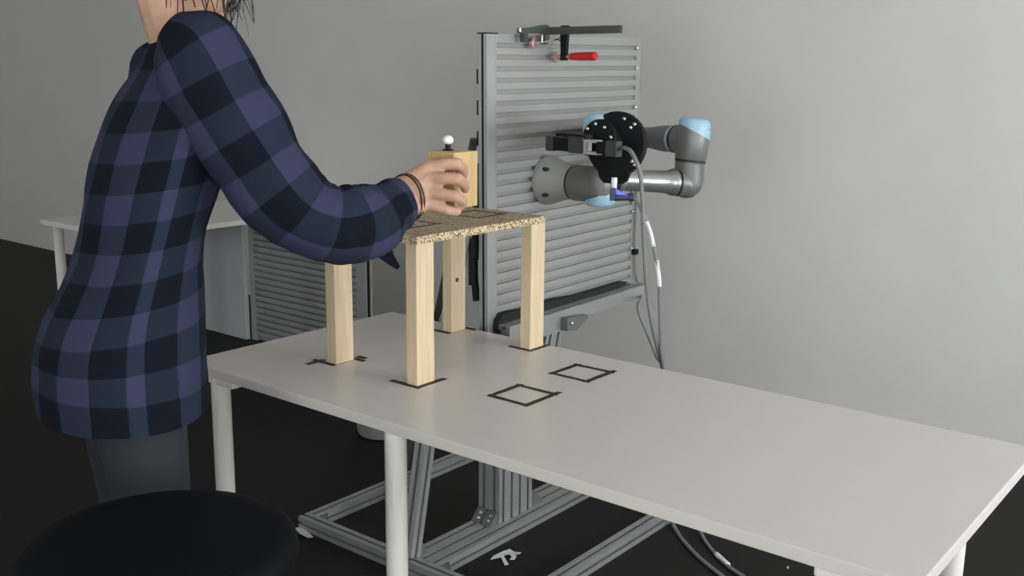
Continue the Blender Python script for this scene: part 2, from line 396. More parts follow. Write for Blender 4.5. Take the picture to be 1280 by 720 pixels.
# gusset brackets
def gusset(corner, a, b, width_dir, w, t=.005, screws=True):
    "angle bracket: two plates along a and b joined by side webs, with screws"
    c, a, b, wd = V(corner), V(a), V(b), V(width_dir).normalized()
    la, lb = a.length, b.length; an, bn = a.normalized(), b.normalized(); bm = B()
    for s_ in (-w/2, w/2-.004):
        prism(bm, [c+wd*s_, c+a+wd*s_, c+a*.98+bn*.008+wd*s_, c+b*.98+an*.008+wd*s_, c+b+wd*s_], wd*.004)
    p = c+wd*(-w/2+.004); prism(bm, [p+a*.95+bn*.004, p+b*.95+an*.004, p+b*.82+an*.004, p+a*.82+bn*.004], wd*(w-.008))
    prism(bm, [p, p+a, p+a+bn*t, p+bn*t], wd*(w-.008)); prism(bm, [p, p+b, p+b+an*t, p+an*t], wd*(w-.008))
    gb = obj('bracket', bm, M['zinc'], cell)
    if screws:
        for s_ in (.33, .68):
            m_ = (a*(1-s_)+b*s_)*.92; q = c + m_; nrm = (an+bn).normalized()
            bm = B(); rev(bm, q-nrm*.006, nrm, [(0,.007),(.012,.007),(.013,.004)], 12); obj('screw', bm, M['steel'], gb)
gusset((.319,.110,.045), (0,-.042,0), (0,0,.042), (1,0,0), .038); gusset((.363,.110,.045), (0,-.042,0), (0,0,.042), (1,0,0), .038)
gusset((.364,.292,.045), (0,.062,0), (0,0,.062), (1,0,0), .040, screws=False)
gusset((-.133,-.238,.0225), (.042,0,0), (0,.042,0), (0,0,1), .038, screws=False)
gusset((.431,-.238,.0225), (.042,0,0), (0,.042,0), (0,0,1), .038, screws=False)
gusset((.322,-.2225,.045), (0,.03,0), (0,.006,.034), (1,0,0), .038)
def cpx(px, py, x):
    d = (at(px,py,1)-CAM); return CAM + d*((x-CAM.x)/d.x)
bm = B(); prism(bm, [cpx(a_,b_,.4315) for a_,b_ in ((701,396.5),(727,392.3),(727.5,396),(712.5,411),(701,412.5))], (.028,0,0)); gq = obj('bracket', bm, M['zinc'], cell)
bm = B(); rev(bm, cpx(714,404,.459), (1,0,0), [(0,.007),(.006,.007),(.008,.003)], 12); obj('screw', bm, M['steel'], gq)
bm = B(); box(bm, (.386,.926,.694), (.43,.944,.737), .002); obj('end_plate', bm, M['alu'], cell)
# grooved panel
PB, PT = .6605, 1.6515
panel = quick('slatted_panel', cell, M['aludark'], box, (.3265,.1003,PB), (.349,.944,PT-.001))
bm = B(); prism(bm, [(x_,y_,PB) for x_,y_ in ((.3255,.063),(.3380,.063),(.3380,.074),(.3470,.074),(.3470,.063),(.3597,.063),(.3597,.1),(.3255,.1))], (0,0,PT-.002-PB)); obj('edge_profile', bm, A_, panel)
quick('cap', panel, M['black'], box, (.322,.062,PT-.002), (.361,.116,PT+.002))
quick('edge_strip', panel, M['alu2'], box, (.349,.916,PB), (.3595,.944,PT))
quick('edge_strip', panel, M['alu2'], box, (.349,.1003,PB), (.3595,.110,PT))
quick('slot_shade', panel, M['black'], box, (.3382,.0645,PB), (.3468,.0738,PT-.003), label='black strip for the shade in the groove of the edge profile')  # black strip stands in for the darkness inside the open slot
k = 0; z1 = PT; z0 = 1.6235
while z0 > PB:
    quick('slat', panel, M['alu2'], box, (.3492,.1105,z0), (.3598,.9155,z1), bev=.0012)
    k += 1; z1 = 1.6235-.0356*k+.0212; z0 = 1.6235-.0356*k
for kk in (1, 3, 7, 11, 18, 22):
    z = 1.6235-.0356*kk+.0284
    bm = B(); rev(bm, (.3575,.922,z), (1,0,0), [(0,.0055),(.005,.0055),(.007,.003)], 14); obj('screw', bm, M['steel'], panel, smooth=40)
for z in (1.525, 1.43, 1.335):
    quick('cable_clip', panel, M['black'], box, (.317,.064,z-.026), (.3252,.078,z+.020), bev=.002)
fo = [(616.5,414),(617,400),(622,392),(632,388.5),(648,386),(668,379),(690,372.5),(712,369),(735,362.5),(757,356),(772,351.3),(779,351.5),(775,354.5),(757,361),(735,369),(712,376.5),(690,383),(668,390),(648,396),(634,401),(627,408),(626,415)]
bm = B(); cs_ = [cpx(a_,b_,.3610) for a_,b_ in fo]; n_ = len(fo)//2
for q in range(n_-1):
    prism(bm, [cs_[q], cs_[q+1], cs_[-2-q], cs_[-1-q]], (.0235,0,0))
bmesh.ops.remove_doubles(bm, verts=bm.verts, dist=.0004)
obj('seal', bm, M['blackmatt'], cell, label='lumpy black foam strip along the foot of the panel')

# the whole panel hangs a little askew (about one degree)
ra = math.radians(.8); piv = V((0,.063,PT))
Rk = Matrix.Translation(piv) @ Matrix.Rotation(ra, 4, 'X') @ Matrix.Translation(-piv)
cl_ = root_loc(cell); Rk = Matrix.Translation(-cl_) @ Rk @ Matrix.Translation(cl_)
for o in [panel] + list(panel.children) + [q for q in cell.children if q.name.split('.')[0] in ('support_beam','end_plate')]:
    o.data.transform(Rk)

# ------------------------------------------------------------------ robot arm
rob = empty('robot', (.36,.378,1.183), 'grey six joint robot arm with light blue caps bolted to the grooved panel', 'robot arm')
Bp = V((.360,.378,1.183)); Xd = V((1,0,0)); Zd = V((0,0,1))
bm = B(); rev(bm, Bp, Xd, [(0,.080),(.006,.082),(.012,.082),(.030,.078),(.075,.062),(.112,.0565)], 48); base = obj('base', bm, M['robbase'], rob, smooth=40)
for ang in (35, 145, 215, 325):
    dd = V((0, math.cos(math.radians(ang)), math.sin(math.radians(ang))))
    bm = B(); sph(bm, Bp+V((.042,0,0))+dd*.0725, (.013,.008,.008), (V((.93,0,0))-dd*.3, V((0,-dd.z,dd.y)), dd)); obj('bolt_recess', bm, M['rubber'], base)
bm = B(); rev(bm, Bp+Xd*.112, Xd, [(0,.0555),(.008,.0555)], 40); obj('joint_seal', bm, M['rubber'], rob, smooth=40)
S = Bp + V((.212,0,0))
bm = B(); rev(bm, Bp+Xd*.120, Xd, [(0,.0575),(.004,.059),(.07,.058),(.10,.054),(.125,.040)], 40)
rev(bm, S-Zd*.030, Zd, [(0,.053),(.004,.055),(.055,.055),(.075,.050),(.088,.034)], 40); obj('shoulder', bm, M['robgrey'], rob, smooth=50)
def bluecap(c, d, r, tilt, L=.036):
    "rounded cap whose seam is a slanted cut"
    x, y, d = frame_of(d); n = 40; bm = B(); rings = []
    for h, rr in ((0,1.012),(.3,1.012),(.62,.975),(.85,.88),(.97,.72),(1.0,.5)):
        ring = []
        for i in range(n):
            a = 2*math.pi*i/n; rad = (x*math.cos(a)+y*math.sin(a))
            z = V(tilt).dot(rad)*(1-h)*r + h*L
            ring.append(bm.verts.new(V(c)+d*z+rad*r*rr))
        rings.append(ring)
    for a, b in zip(rings, rings[1:]):
        for i in range(n): bm.faces.new((a[i],a[(i+1)%n],b[(i+1)%n],b[i]))
    bm.faces.new(rings[-1]); bm.faces.new(rings[0][::-1]); o = obj('cap', bm, M['robblue'], rob, smooth=40, label='light blue joint cap'); return o
bluecap(S-Zd*.026+_rt*.008, -Zd, .050, (_rt*-.42), .044)
E = at(858,226,2.97); E.z = S.z + .012                       # elbow
E = V((.742,.652,1.183))
ud = (E-(S+Zd*.020)).normalized(); U0 = S+Zd*.018+ud*.062
bm = B(); rev(bm, U0, ud, [(0,.0425),(.012,.0425),(.020,.036),(.03,.0345)], 36); obj('arm_collar', bm, M['robtube'], rob, smooth=40)
LU = (E-U0).length-.060
bm = B(); rev(bm, U0-ud*.012, ud, [(0,.044),(.011,.044)], 36); obj('joint_seal', bm, M['rubber'], rob, smooth=40)
bm = B(); rev(bm, U0+ud*.028, ud, [(0,.0345),(LU-.075,.0365),(LU-.045,.0385),(LU-.032,.043),(LU-.026,.0455),(LU-.028+.012,.0455)], 40); obj('upper_arm', bm, M['robtube'], rob, smooth=40)
bm = B(); rev(bm, U0+ud*(LU+.012), ud, [(0,.0445),(.010,.0445)], 36); obj('joint_seal', bm, M['rubber'], rob, smooth=40)
# curved elbow
axE = (Zd + V((_rt.x,_rt.y,0))*.09).normalized()
R1 = E + axE*.069
p0 = U0+ud*(LU+.022); bend = [p0, p0+ud*.022, E-axE*.002+ud*.004, R1-axE*.010, R1]
bm = B(); tube(bm, bend, lambda s: .0455+.0045*s, 28, 8); obj('elbow', bm, M['robgrey'], rob, smooth=60)
bm = B(); rev(bm, R1, axE, [(0,.0505),(.008,.0505)], 40); obj('joint_seal', bm, M['rubber'], rob, smooth=40)
bm = B(); rev(bm, R1+axE*.008, axE, [(0,.0505),(.003,.0525),(.060,.0535),(.105,.053),(.118,.048)], 40)
F0 = R1+axE*.072; W1 = V((.275,.810,1.312)); fd = (W1-F0).normalized()
rev(bm, F0, fd, [(0,.046),(.050,.049),(.066,.049)], 36); obj('elbow_housing', bm, M['robgrey'], rob, smooth=50)
bluecap(R1+axE*.098, axE, .0535, (_rt*-.42), .046)
bm = B(); rev(bm, F0+fd*.066, fd, [(0,.0475),(.012,.0475)], 36); obj('joint_seal', bm, M['rubber'], rob, smooth=40)
bm = B(); rev(bm, F0+fd*.078, fd, [(0,.0465),(.013,.0465)], 36); obj('joint_ring', bm, M['robblue'], rob, smooth=40, label='pale blue ring at the forearm')
LF = (W1-F0).length
bm = B(); rev(bm, F0+fd*.091, fd, [(0,.0445),(.05,.0445),(.12,.036),(LF-.16,.033),(LF-.13,.038)], 36); obj('forearm', bm, M['robgrey'], rob, smooth=40)
bm = B(); rev(bm, W1-Zd*.060, Zd, [(0,.040),(.006,.046),(.09,.047),(.10,.046)], 36); rev(bm, W1, -fd, [(0,.040),(LF-.30+.02,.039)], 30); obj('wrist', bm, M['robgrey'], rob, smooth=50)
bluecap(W1+Zd*.034, Zd, .047, (_rt*.30), .040)
# second wrist leads forward to the tool flange (tool axis towards -Y)
Tn = V((.10,-.985,.10)).normalized(); Tc = V((.742,.205,1.330))
W2 = at(748,172,3.13)
bm = B(); rev(bm, W2-Zd*.055, Zd, [(0,.040),(.006,.047),(.085,.047),(.09,.046)], 36)
chain(bm, [(W1, .040), (W2, .040)], 20); chain(bm, [(W2,.040), (Tc-Tn*.05,.038)], 20); obj('wrist_housing', bm, M['robgrey'], rob, smooth=60)
bluecap(W2+Zd*.034, Zd, .0475, (_rt*.40), .040)
bm = B(); rev(bm, Tc-Tn*.050, Tn, [(0,.045),(.02,.047),(.028,.047)], 32); obj('tool_flange', bm, M['robtube'], rob, smooth=40)
grip = None
bm = B(); rev(bm, Tc-Tn*.022, Tn, [(0,.094),(.003,.097),(.019,.097),(.022,.094)], 56)
tx, ty, tz = frame_of(Tn); tx = V((1,.10,0)).normalized(); ty = Zd
prism(bm, [Tc+Tn*.0005+tx*a+ty*b for a, b in ((-.060,-.06),(.055,-.06),(.040,-.105),(.022,-.118),(-.035,-.118),(-.052,-.10))], -Tn*.018)
grip = obj('gripper', bm, M['black'], rob, smooth=40, label='black gripper with round mounting plate and side jaws')
bm = B(); rev(bm, Tc+Tn*.002, Tn, [(0,.060),(.028,.058),(.032,.054)], 44); o = obj('adapter_disc', bm, M['black'], grip, smooth=40)
for o_ in bm.verts if False else (): pass
o.location = (-.038*tx + .012*Zd)
for a, b in ((.052,.050),(.064,.060),(.060,-.048),(.068,-.058),(.030,.075),(-.058,.056)):
    bm = B(); rev(bm, Tc+tx*a+ty*b, Tn, [(0,.0055),(.005,.0055),(.0065,.003)], 14); obj('bolt', bm, M['steel'], grip, smooth=40)
for a, b in ((-.075,.040),(-.018,.046),(.004,.018),(-.048,.055)):
    bm = B(); rev(bm, Tc+tx*a+ty*b+Tn*.032, Tn, [(0,.0050),(.005,.0050),(.0065,.003)], 14); obj('bolt', bm, M['steel'], grip, smooth=40)
gx = V((-.995,.06,.01)).normalized(); gz = Zd; gy = gx.cross(gz)
G0 = at(774,186.5,2.90)
def gb(name, x0, x1, hz, d, m, bev=.002, zc=0., dy=0., hole=None):
    bm = B(); c = G0 + gx*((x0+x1)/2) + gz*zc + gy*dy
    obox(bm, c, gx, gy, gz, abs(x1-x0), d, hz, bev)
    return obj(name, bm, m, grip)
gb('end_block', .000, .038, .044, .030, M['gripgrey'])
gb('window_recess', .012, .024, .026, .002, M['rubber'], .0005, dy=.0158)
gb('connector', .038, .072, .034, .026, M['black'])
bm = B(); c = G0+gx*.094
for dz in (-.017,.017): obox(bm, c+gz*dz, gx, gy, gz, .046, .030, .008, .001)
obox(bm, c+gx*.019, gx, gy, gz, .008, .030, .036, .001); obj('u_bracket', bm, M['alu'], grip, label='bright metal U bracket')
gb('body', .117, .172, .048, .036, M['gripgrey'], .003, .004)
gb('sensor_plate', .122, .144, .038, .003, M['zinc'], .001, .003, dy=.0192)
gb('cover', .105, .222, .010, .030, M['black'], .002, .029)
gb('jaw', .172, .232, .038, .030, M['black'], .003, .001)
gb('jaw', .232, .258, .044, .036, M['gripgrey'], .004, .001)
gb('jaw_pad', .190, .214, .028, .002, M['gripgrey'], .0005, .001, dy=.0158)
bm = B(); rev(bm, at(768,222,2.965), V((0,0,-1)), [(0,.008),(.012,.009),(.030,.007),(.036,.0065)], 16); obj('plug', bm, M['label'], grip, smooth=40, label='white plug under the mounting plate')
bc = at(766,243,2.965); bm = B(); obox(bm, bc, _rt, _fw, Zd, .016, .016, .036, .002); obj('connector_box', bm, M['bluecon'], grip)
bm = B(); c0 = at(772,238,2.955); prism(bm, [at(770,236,2.956), at(771,245,2.956), at(787,245,2.956), at(780,242,2.956)], _fw*.012); obj('indicator_light', bm, M['led'], grip, label='glowing blue indicator')
bm = B(); cyl(bm, at(769,246.5,2.965), at(790,246.5,2.965), .0115, .0095, 16); rev(bm, at(786,246.5,2.965), _rt, [(0,.0125),(.012,.0125)], 16); obj('cable_socket', bm, M['bluecon'], grip, smooth=40)

# ------------------------------------------------------------------ cables
def cable(name, label, pts, r, m=M['cable']):
    bm = B(); tube(bm, pts, r, 8, 8); o = obj(name, bm, m, None); tag(o, label, 'cable'); return o
fl = .006
c1 = cable('robot_cable', 'thick grey cable looping from the gripper end block down behind the desk',
    [at(780,184.5,2.905), at(789,190,2.87), at(799,212,2.86), at(802.5,240,2.88), at(804,280,2.91), at(806,325,2.95), at(809,365,2.99), at(815,405,3.03), at(823,440,3.08), at(829,470,3.12), at(832,560,3.27), V((.745,.60,.10)), V((.80,.555,.014)), V((.93,.44,fl)), V((1.094,.339,fl)), V((1.40,.19,fl))], .0062)
c2 = cable('robot_cable', 'grey cable with white labels hanging from the blue connector',
    [at(790,247,2.965), at(797,253,2.955), at(804,267,2.95), at(813,291,2.97), at(819,318,2.98), at(824,350,3.0), at(825,395,3.03), at(826,430,3.06), at(829.5,470,3.1), at(838,560,3.24), V((.86,.60,.08)), V((.905,.56,.014)), V((1.0,.47,fl)), V((1.142,.379,fl)), V((1.5,.26,fl))], .0058)
def sleeve(parent, pts, r):
    bm = B(); tube(bm, pts, r, 10, 6); obj('cable_label', bm, M['label'], parent, label='white label wrapped round the cable')
sleeve(c2, [at(807.5,276,2.955), at(813,291,2.97), at(817,308,2.977)], .0066); sleeve(c2, [at(820.5,325,2.985), at(823,342,2.995), at(824.5,358,3.005)], .0066)
sleeve(c2, [V((1.02,.455,fl+.0005)), V((1.06,.427,fl+.0005)), V((1.085,.411,fl+.0005))], .0085)
c3 = cable('robot_cable', 'thin dark cable running down the right edge of the grooved panel',
    [V((.368,.938,1.14)), V((.368,.9385,1.0)), V((.369,.940,.86)), V((.372,.950,.77)), V((.39,.966,.70)), at(797,385,3.38), at(808,415,3.34), at(820,445,3.28), at(829,475,3.25), V((.64,.66,.10)), V((.66,.62,.02)), V((.69,.60,fl)), V((.71,.55,fl))], .0045)
bm = B(); obox(bm, (.371,.9395,.868), (1,0,0), (0,1,0), (0,0,1), .018, .022, .022, .003); obj('clip', bm, M['black'], c3, label='square black clip on the cable')

# ------------------------------------------------------------------ bar clamp on top of the panel
cl = empty('bar_clamp', (.385,.45,PT), 'steel bar clamp with a red handle hooked over the top of the grooved panel', 'clamp')
def cp(px, py, x=.385):
    d = (at(px,py,1)-CAM); return CAM + d*((x-CAM.x)/d.x)
bar_a = cp(682,38.8); bar_b = bar_a + V((.290,0,.001)); bd = (bar_b-bar_a).normalized()
bm = B(); obox(bm, (bar_a+bar_b)/2, bd, V((0,1,0)), Zd, (bar_b-bar_a).length, .009, .0235, .001); obj('bar', bm, M['clampsteel'], cl)
bm = B(); X_ = V((.020,0,0))
def pp(*q): return [cp(a,b,.375) for a,b in q]
prism(bm, pp((646.5,35),(653,35.5),(661,34),(676,31),(680,31.5),(681.5,38),(680.5,52),(677.5,55.5),(675.5,53),(675.5,42.2),(654,41.8),(653,53),(649.5,53),(649,41.8),(646,41.6)), X_); obj('fixed_jaw', bm, M['clampsteel'], cl)
for q_, w_, h_ in ((cp(650.5,37.5,.397), .010, .014), (cp(677.6,48,.397), .007, .026)):
    bm = B(); obox(bm, q_, (0,1,0), Xd, Zd, w_, .006, h_, .002); obj('jaw_edge', bm, M['steel'], cl, label='bright steel edge of the jaw')  # small bright steel pieces on the front of the jaw
pd = (V((.97,.2,0))).normalized()
def pad(c, r):
    bm = B(); rev(bm, c-pd*.004, pd, [(0,r*.8),(.002,r),(.006,r),(.008,r*.8)], 20); rev(bm, c-pd*.016, pd, [(0,r*.45),(.011,r*.45)], 14); rev(bm, c+pd*.0045, pd, [(0,r*.42),(.008,r*.40),(.010,r*.2)], 14)
    return obj('pressure_pad', bm, M['copper'], cl, smooth=40, label='pinkish metal swivel pad')
pad(cp(668,53.5,.378), .0190); pad(cp(696,71,.378), .0190)
bm = B(); tube(bm, [cp(671,53.5,.39), cp(680,52.5,.392), cp(697,48.8,.392)], .0036, 10); tube(bm, [cp(697,48.8,.392), cp(703,44.5,.394), cp(707.5,44,.396), cp(707,50,.396), cp(703.5,53.5,.394), cp(697,48.8,.392)], .0026, 8, smooth=False); obj('toggle_rod', bm, M['steel'], cl, smooth=60)
h0 = cp(696,71,.378); ax_ = V((.998,0,.012)).normalized(); sa_ = h0 + ax_*.030; bt = bar_a.lerp(bar_b, 0); topz = bar_a.z + .020
bm = B(); prism(bm, [sa_+V((dx,-.006,0))+V((0,0,dz)) for dx, dz in ((-.012,-.012),(.009,-.012),(.010,.02),(.013,topz-sa_.z-.03),(.014,topz-sa_.z),(-.013,topz-sa_.z),(-.014,topz-sa_.z-.03),(-.011,.02))], (0,.015,0)); obj('sliding_arm', bm, M['black'], cl)
bm = B(); cyl(bm, h0, h0+ax_*.062, .0045, n=14); rev(bm, h0+ax_*.050, ax_, [(0,.009),(.008,.010)], 16); obj('spindle', bm, M['copper'], cl, smooth=40)
L_ = .100; bm = B(); rev(bm, h0+ax_*.056, ax_, [(0,.010),(.004,.0125),(.012,.0115),(.03,.0135),(L_*.8,.0140),(L_-.004,.0138),(L_,.0115)], 24); obj('handle', bm, M['red'], cl, smooth=50, label='red plastic handle')

# ------------------------------------------------------------------ things behind the desk at the left
wt = empty('side_table', (-2.6,1.1,0), 'white table at the far left whose end hides the dark slatted panel', 'table')
bm = B(); box(bm, (-2.97,.30,.712), (-2.165,1.945,.74), bev=.0025); obj('tabletop', bm, M['leg'], wt)
bm = B(); box(bm, (-2.95,1.165,.002), (-2.385,1.195,.711), bev=.002); obj('modesty_panel', bm, M['panelgrey'], wt, label='plain grey board under the table')
for lx, ly in ((-2.9,.36),(-2.24,.36),(-2.9,1.85),(-2.24,1.85)):
    bm = B(); rev(bm, (lx,ly,0), (0,0,1), [(0,.024),(.01,.0265),(.712,.0265)], 24); obj('leg', bm, M['leg'], wt)
dp = empty('slatted_panel', (-1.88,1.22,0), 'dark grey slatted panel standing under the white table at the left', 'panel')
xa, xb = -2.375, -1.405
quick('back_plate', dp, M['aludark'], box, (xa,1.225,.0), (xb-.0455,1.245,.702))
bm = B(); prism(bm, [(x_,y_,0) for x_,y_ in ((xb-.045,1.2),(xb,1.2),(xb,1.207),(xb-.012,1.207),(xb-.012,1.229),(xb,1.229),(xb,1.2445),(xb-.045,1.2445))], (0,0,.705)); obj('edge_profile', bm, M['alu2'], dp)
quick('slot_shade', dp, M['black'], box, (xb-.0118,1.2072,0), (xb-.003,1.2288,.70))  # shade of the open slot, put in as a black strip
quick('edge_strip', dp, M['alu2'], box, (xa,1.2,0), (xa+.045,1.225,.705)); quick('edge_strip', dp, M['alu2'], box, (xb-.075,1.2,0), (xb-.0455,1.2248,.705))
for i in range(20):
    z0 = .6745-.0356*i
    if z0 < 0: break
    quick('slat', dp, M['alu2'], box, (xa+.0455,1.2005,z0), (xb-.0755,1.2248,min(.705, z0+.0212 if i else .705)), bev=.0012)
bn = empty('waste_bin', (-.62,.55,0), 'grey round bin on the floor under the desk', 'bin')
bm = B(); rev(bm, (-.645,.575,0), (0,0,1), [(0,.085),(.006,.105),(.02,.112),(.26,.125),(.262,.121),(.02,.108)], 40, True, True); obj('bucket', bm, M['bin'], bn, smooth=40)
bm = B(); rev(bm, (-.645,.575,.255), (0,0,1), [(0,.1255),(.008,.128),(.014,.1255)], 40, False, False); obj('rim', bm, M['bin'], bn, smooth=40)
# long bar and rods leaning behind the panel
lb = at(552,372,3.62); lt = at(593.5,174,3.33)
dirb = (lt-lb).normalized(); k0 = lb - dirb*(lb.z/dirb.z)
bm = B(); obox(bm, (k0+lt)/2+V((0,0,.01)), dirb, _rt, dirb.cross(_rt), (lt-k0).length-.02, .026, .020, .002); o = obj('leaning_bar', bm, M['darkbar']); tag(o, 'dark flat metal bar leaning behind the left edge of the grooved panel', 'bar')
bm = B(); tube(bm, [at(590.5,296,3.5), at(586,318,3.52), at(581,345,3.55), at(566,376,3.6), at(553,392,3.62), at(549,410,3.66), at(545,470,3.72)], .0035, 8); o = obj('white_cable', bm, M['label']); tag(o, 'thin white cable hanging behind the back leg of the stand', 'cable')
bm = B(); tube(bm, [at(588,294,3.48), at(584,316,3.5), at(580,340,3.52), at(565,372,3.57), at(556,400,3.6), at(550,470,3.7)], .0022, 8); o = obj('thin_cable', bm, M['cable']); tag(o, 'thinner grey cable beside the white one behind the stand', 'cable')
hg = empty('cable_bundle', at(596,300,3.46), 'black cable bundle hanging beside the left edge of the grooved panel', 'cable bundle')
bm = B(); tube(bm, [at(596,205,3.40), at(595.5,230,3.42), at(594.5,290,3.45), at(593.5,325,3.46)], .0135, 10); obj('bundle', bm, M['rubber'], hg)
bm = B(); tube(bm, [at(591,298,3.50), at(590,325,3.51), at(589,356,3.53)], lambda s: .014-.004*s, 10); obj('pouch', bm, M['rubber'], hg)
bm = B(); tube(bm, [at(593.5,322,3.46), at(593.5,350,3.47), at(595,366,3.48), at(596.5,376,3.48)], lambda s: .011+.004*s, 10); obj('plug', bm, M['rubber'], hg)

# ------------------------------------------------------------------ scraps on the floor
def scrap(name, label, polys, z=.003, th=.001, m=M['paper']):
    bm = B()
    for p in polys:
        w = []
        for a, b in p:
            d = at(a,b,1)-CAM; q = CAM + d*((z-CAM.z)/d.z); w.append(q + V((0,0,random.uniform(0,.003))))
        prism(bm, w, (0,0,th))
    o = obj(name, bm, m); tag(o, label, 'scrap')
scrap('tape_scrap', 'crumpled white tape scrap on the dark floor between the base beams', [[(613,700),(617,695),(628,690),(637,686.5),(643,690),(652,691),(649,694),(640,693.5),(633,694.5),(626,697)],[(626,697),(630,696),(634,703),(636,706),(631,707),(629,703.5)],[(637,694),(643,694),(646,696),(643,700),(637,700),(640,697)]])
scrap('paper_scrap', 'small white scrap at the left corner of the base frame', [[(368,661),(377,660),(385,666),(392,672),(385,673),(375,668)]])
scrap('black_scrap', 'small black chip on the floor beside the middle base beam', [[(578,712),(585,707),(583,714)]], m=M['black'])
scrap('white_speck', 'tiny white speck on the floor at the lower right', [[(983.5,708.5),(986,709),(986,712),(984,711.5)]])

# ------------------------------------------------------------------ stool
sc = V((.950,-1.492,.752)); sr = .2313
st = empty('stool', (sc.x,sc.y,0), 'black round swivel stool standing behind the person in front of the desk', 'stool')
bm = B(); rev(bm, (sc.x,sc.y,sc.z-.07), (0,0,1), [(0,sr*.86),(.012,sr*.97),(.035,sr),(.055,sr*.985),(.066,sr*.93),(.071,sr*.8)], 64); obj('seat', bm, M['seat'], st, smooth=60)
bm = B(); cyl(bm, (sc.x,sc.y,.12), (sc.x,sc.y,.40), .030); cyl(bm, (sc.x,sc.y,.40), (sc.x,sc.y,.67), .018); obj('gas_column', bm, M['black'], st, smooth=40)
for i in range(5):
    a = 2*math.pi*i/5+.3; d = V((math.cos(a), math.sin(a), 0)); c = V((sc.x,sc.y,0))
    bm = B(); tube(bm, [c+d*.02+Zd*.12, c+d*.14+Zd*.10, c+d*.26+Zd*.07], lambda s: .02-.007*s, 12); l = obj('base_leg', bm, M['black'], st, smooth=60)
    bm = B(); n_ = V((-d.y,d.x,0)); cyl(bm, c+d*.26+Zd*.026-n_*.018, c+d*.26+Zd*.026+n_*.018, .025, n=20); cyl(bm, c+d*.26+Zd*.03, c+d*.26+Zd*.07, .007, n=10); obj('caster', bm, M['rubber'], l, smooth=40)

# ------------------------------------------------------------------ wooden block held in the hand
RC = at(597,257,2.40); bs, bh = .082, .127
blk = empty('wooden_block', (RC.x-bs/2, RC.y-bs/2, RC.z), 'pale wooden block with a white tipped peg held in the hand', 'block')
bm = B(); box(bm, (RC.x-bs, RC.y-bs, RC.z), (RC.x, RC.y, RC.z+bh), bev=.002); obj('body', bm, M['block'], blk)
pc = V((RC.x-bs/2-.009, RC.y-bs/2-.006, RC.z+bh))
bm = B(); rev(bm, pc, Zd, [(0,.0125),(.003,.0125),(.0045,.0068),(.022,.0063)], 20); obj('peg', bm, M['black'], blk, smooth=40)
bm = B(); sph(bm, pc+Zd*.0245, (.0130,.0130,.0108), n=20); obj('knob', bm, mat('white_knob', (.88,.89,.90), .35), blk, label='white round tip of the peg')

# ------------------------------------------------------------------ person
SR = at(262,95,2.05); EL = at(395,275,2.14); WR = at(503,248,2.285)
Fv = V((.33,.944,0)).normalized(); Rv = V((Fv.y,-Fv.x,0))
NK = SR - Rv*.185 + V((0,0,.055)); HC = NK + Fv*.012 + V((0,0,.160))
per = empty('person', (NK.x-Fv.x*.2, NK.y-Fv.y*.2, 0), 'person in a dark blue checked shirt leaning over the desk with one arm stretched out', 'person')
HIP = NK - Fv*.17 - V((0,0,.60)); HIP.z = .97
SL = SR - Rv*.37
bm = B()
# head: axes face, side, top
hf = (Fv*.82 + V((0,0,-.57))).normalized(); hs = Rv; hu = hs.cross(hf)
if hu.z < 0: hu = -hu
sph(bm, HC, (.098,.076,.112), (hf,hs,hu), 28); sph(bm, HC+hf*.030-hu*.055, (.066,.060,.075), (hf,hs,hu), 24)
sph(bm, HC+hf*.068-hu*.098, (.026,.028,.022), (hf,hs,hu)); sph(bm, HC+hf*.085+hu*.022, (.018,.056,.014), (hf,hs,hu))
chain(bm, [(HC+hf*.092+hu*.005, .010), (HC+hf*.108-hu*.030, .014)]); sph(bm, HC+hf*.098-hu*.034, (.013,.019,.010), (hf,hs,hu))
sph(bm, HC+hf*.088-hu*.064, (.012,.024,.007), (hf,hs,hu)); sph(bm, HC+hf*.086-hu*.074, (.012,.021,.007), (hf,hs,hu))
for s_ in (-1,1):
    sph(bm, HC+hs*s_*.077-hf*.012-hu*.018, (.022,.009,.033), (hf,hs,hu)); sph(bm, HC+hf*.072+hs*s_*.038-hu*.030, (.026,.026,.022), (hf,hs,hu))
chain(bm, [(HC-hu*.06-hf*.02, .058), (NK-V((0,0,.02)), .062), (NK-V((0,0,.10)), .075)])
# trunk and limbs under the clothes
chain(bm, [(NK-V((0,0,.16)), .10), (NK-Fv*.09-V((0,0,.34)), .11), (HIP, .12)]); chain(bm, [(SR-Rv*.03,.05), (SL+Rv*.03,.05)])
chain(bm, [(SR,.052), (EL,.044)]); chain(bm, [(EL,.044), (EL.lerp(WR,.4),.042), (WR,.031)])
# right hand
def hp(px,py,t): return at(px,py,t)
W1_, W2_ = hp(500,238,2.285), hp(507,259,2.275)
ei = EL.lerp(WR,.72); chain(bm, [(ei+Zd*.002,.028), (W1_,.028)]); chain(bm, [(ei-Zd*.006,.028), (W2_,.029)])
fing = [
 [((538,210,2.300),.0150), ((557,205,2.292),.0128), ((571,204.5,2.292),.0122), ((578.5,211,2.315),.0110), ((580,218,2.335),.0095)],
 [((537,224,2.290),.0152), ((556,223,2.275),.0130), ((572,223.5,2.272),.0124), ((580.5,229.5,2.298),.0112), ((581.5,236,2.322),.0098)],
 [((535,240,2.290),.0150), ((554,243,2.277),.0126), ((569,245.5,2.275),.0120), ((578,250.5,2.300),.0106), ((578.5,256,2.325),.0094)],
 [((532,254,2.297),.0140), ((547,259,2.288),.0112), ((558,262,2.286),.0105), ((567,264.5,2.300),.0096), ((572,265,2.318),.0084)]]
for i, f in enumerate(fing):
    P_ = [(hp(*a), r*1.12) for a, r in f]; chain(bm, P_)
    wsrc = W1_.lerp(W2_, i/3); chain(bm, [(wsrc,.029), (P_[0][0],.0190)])
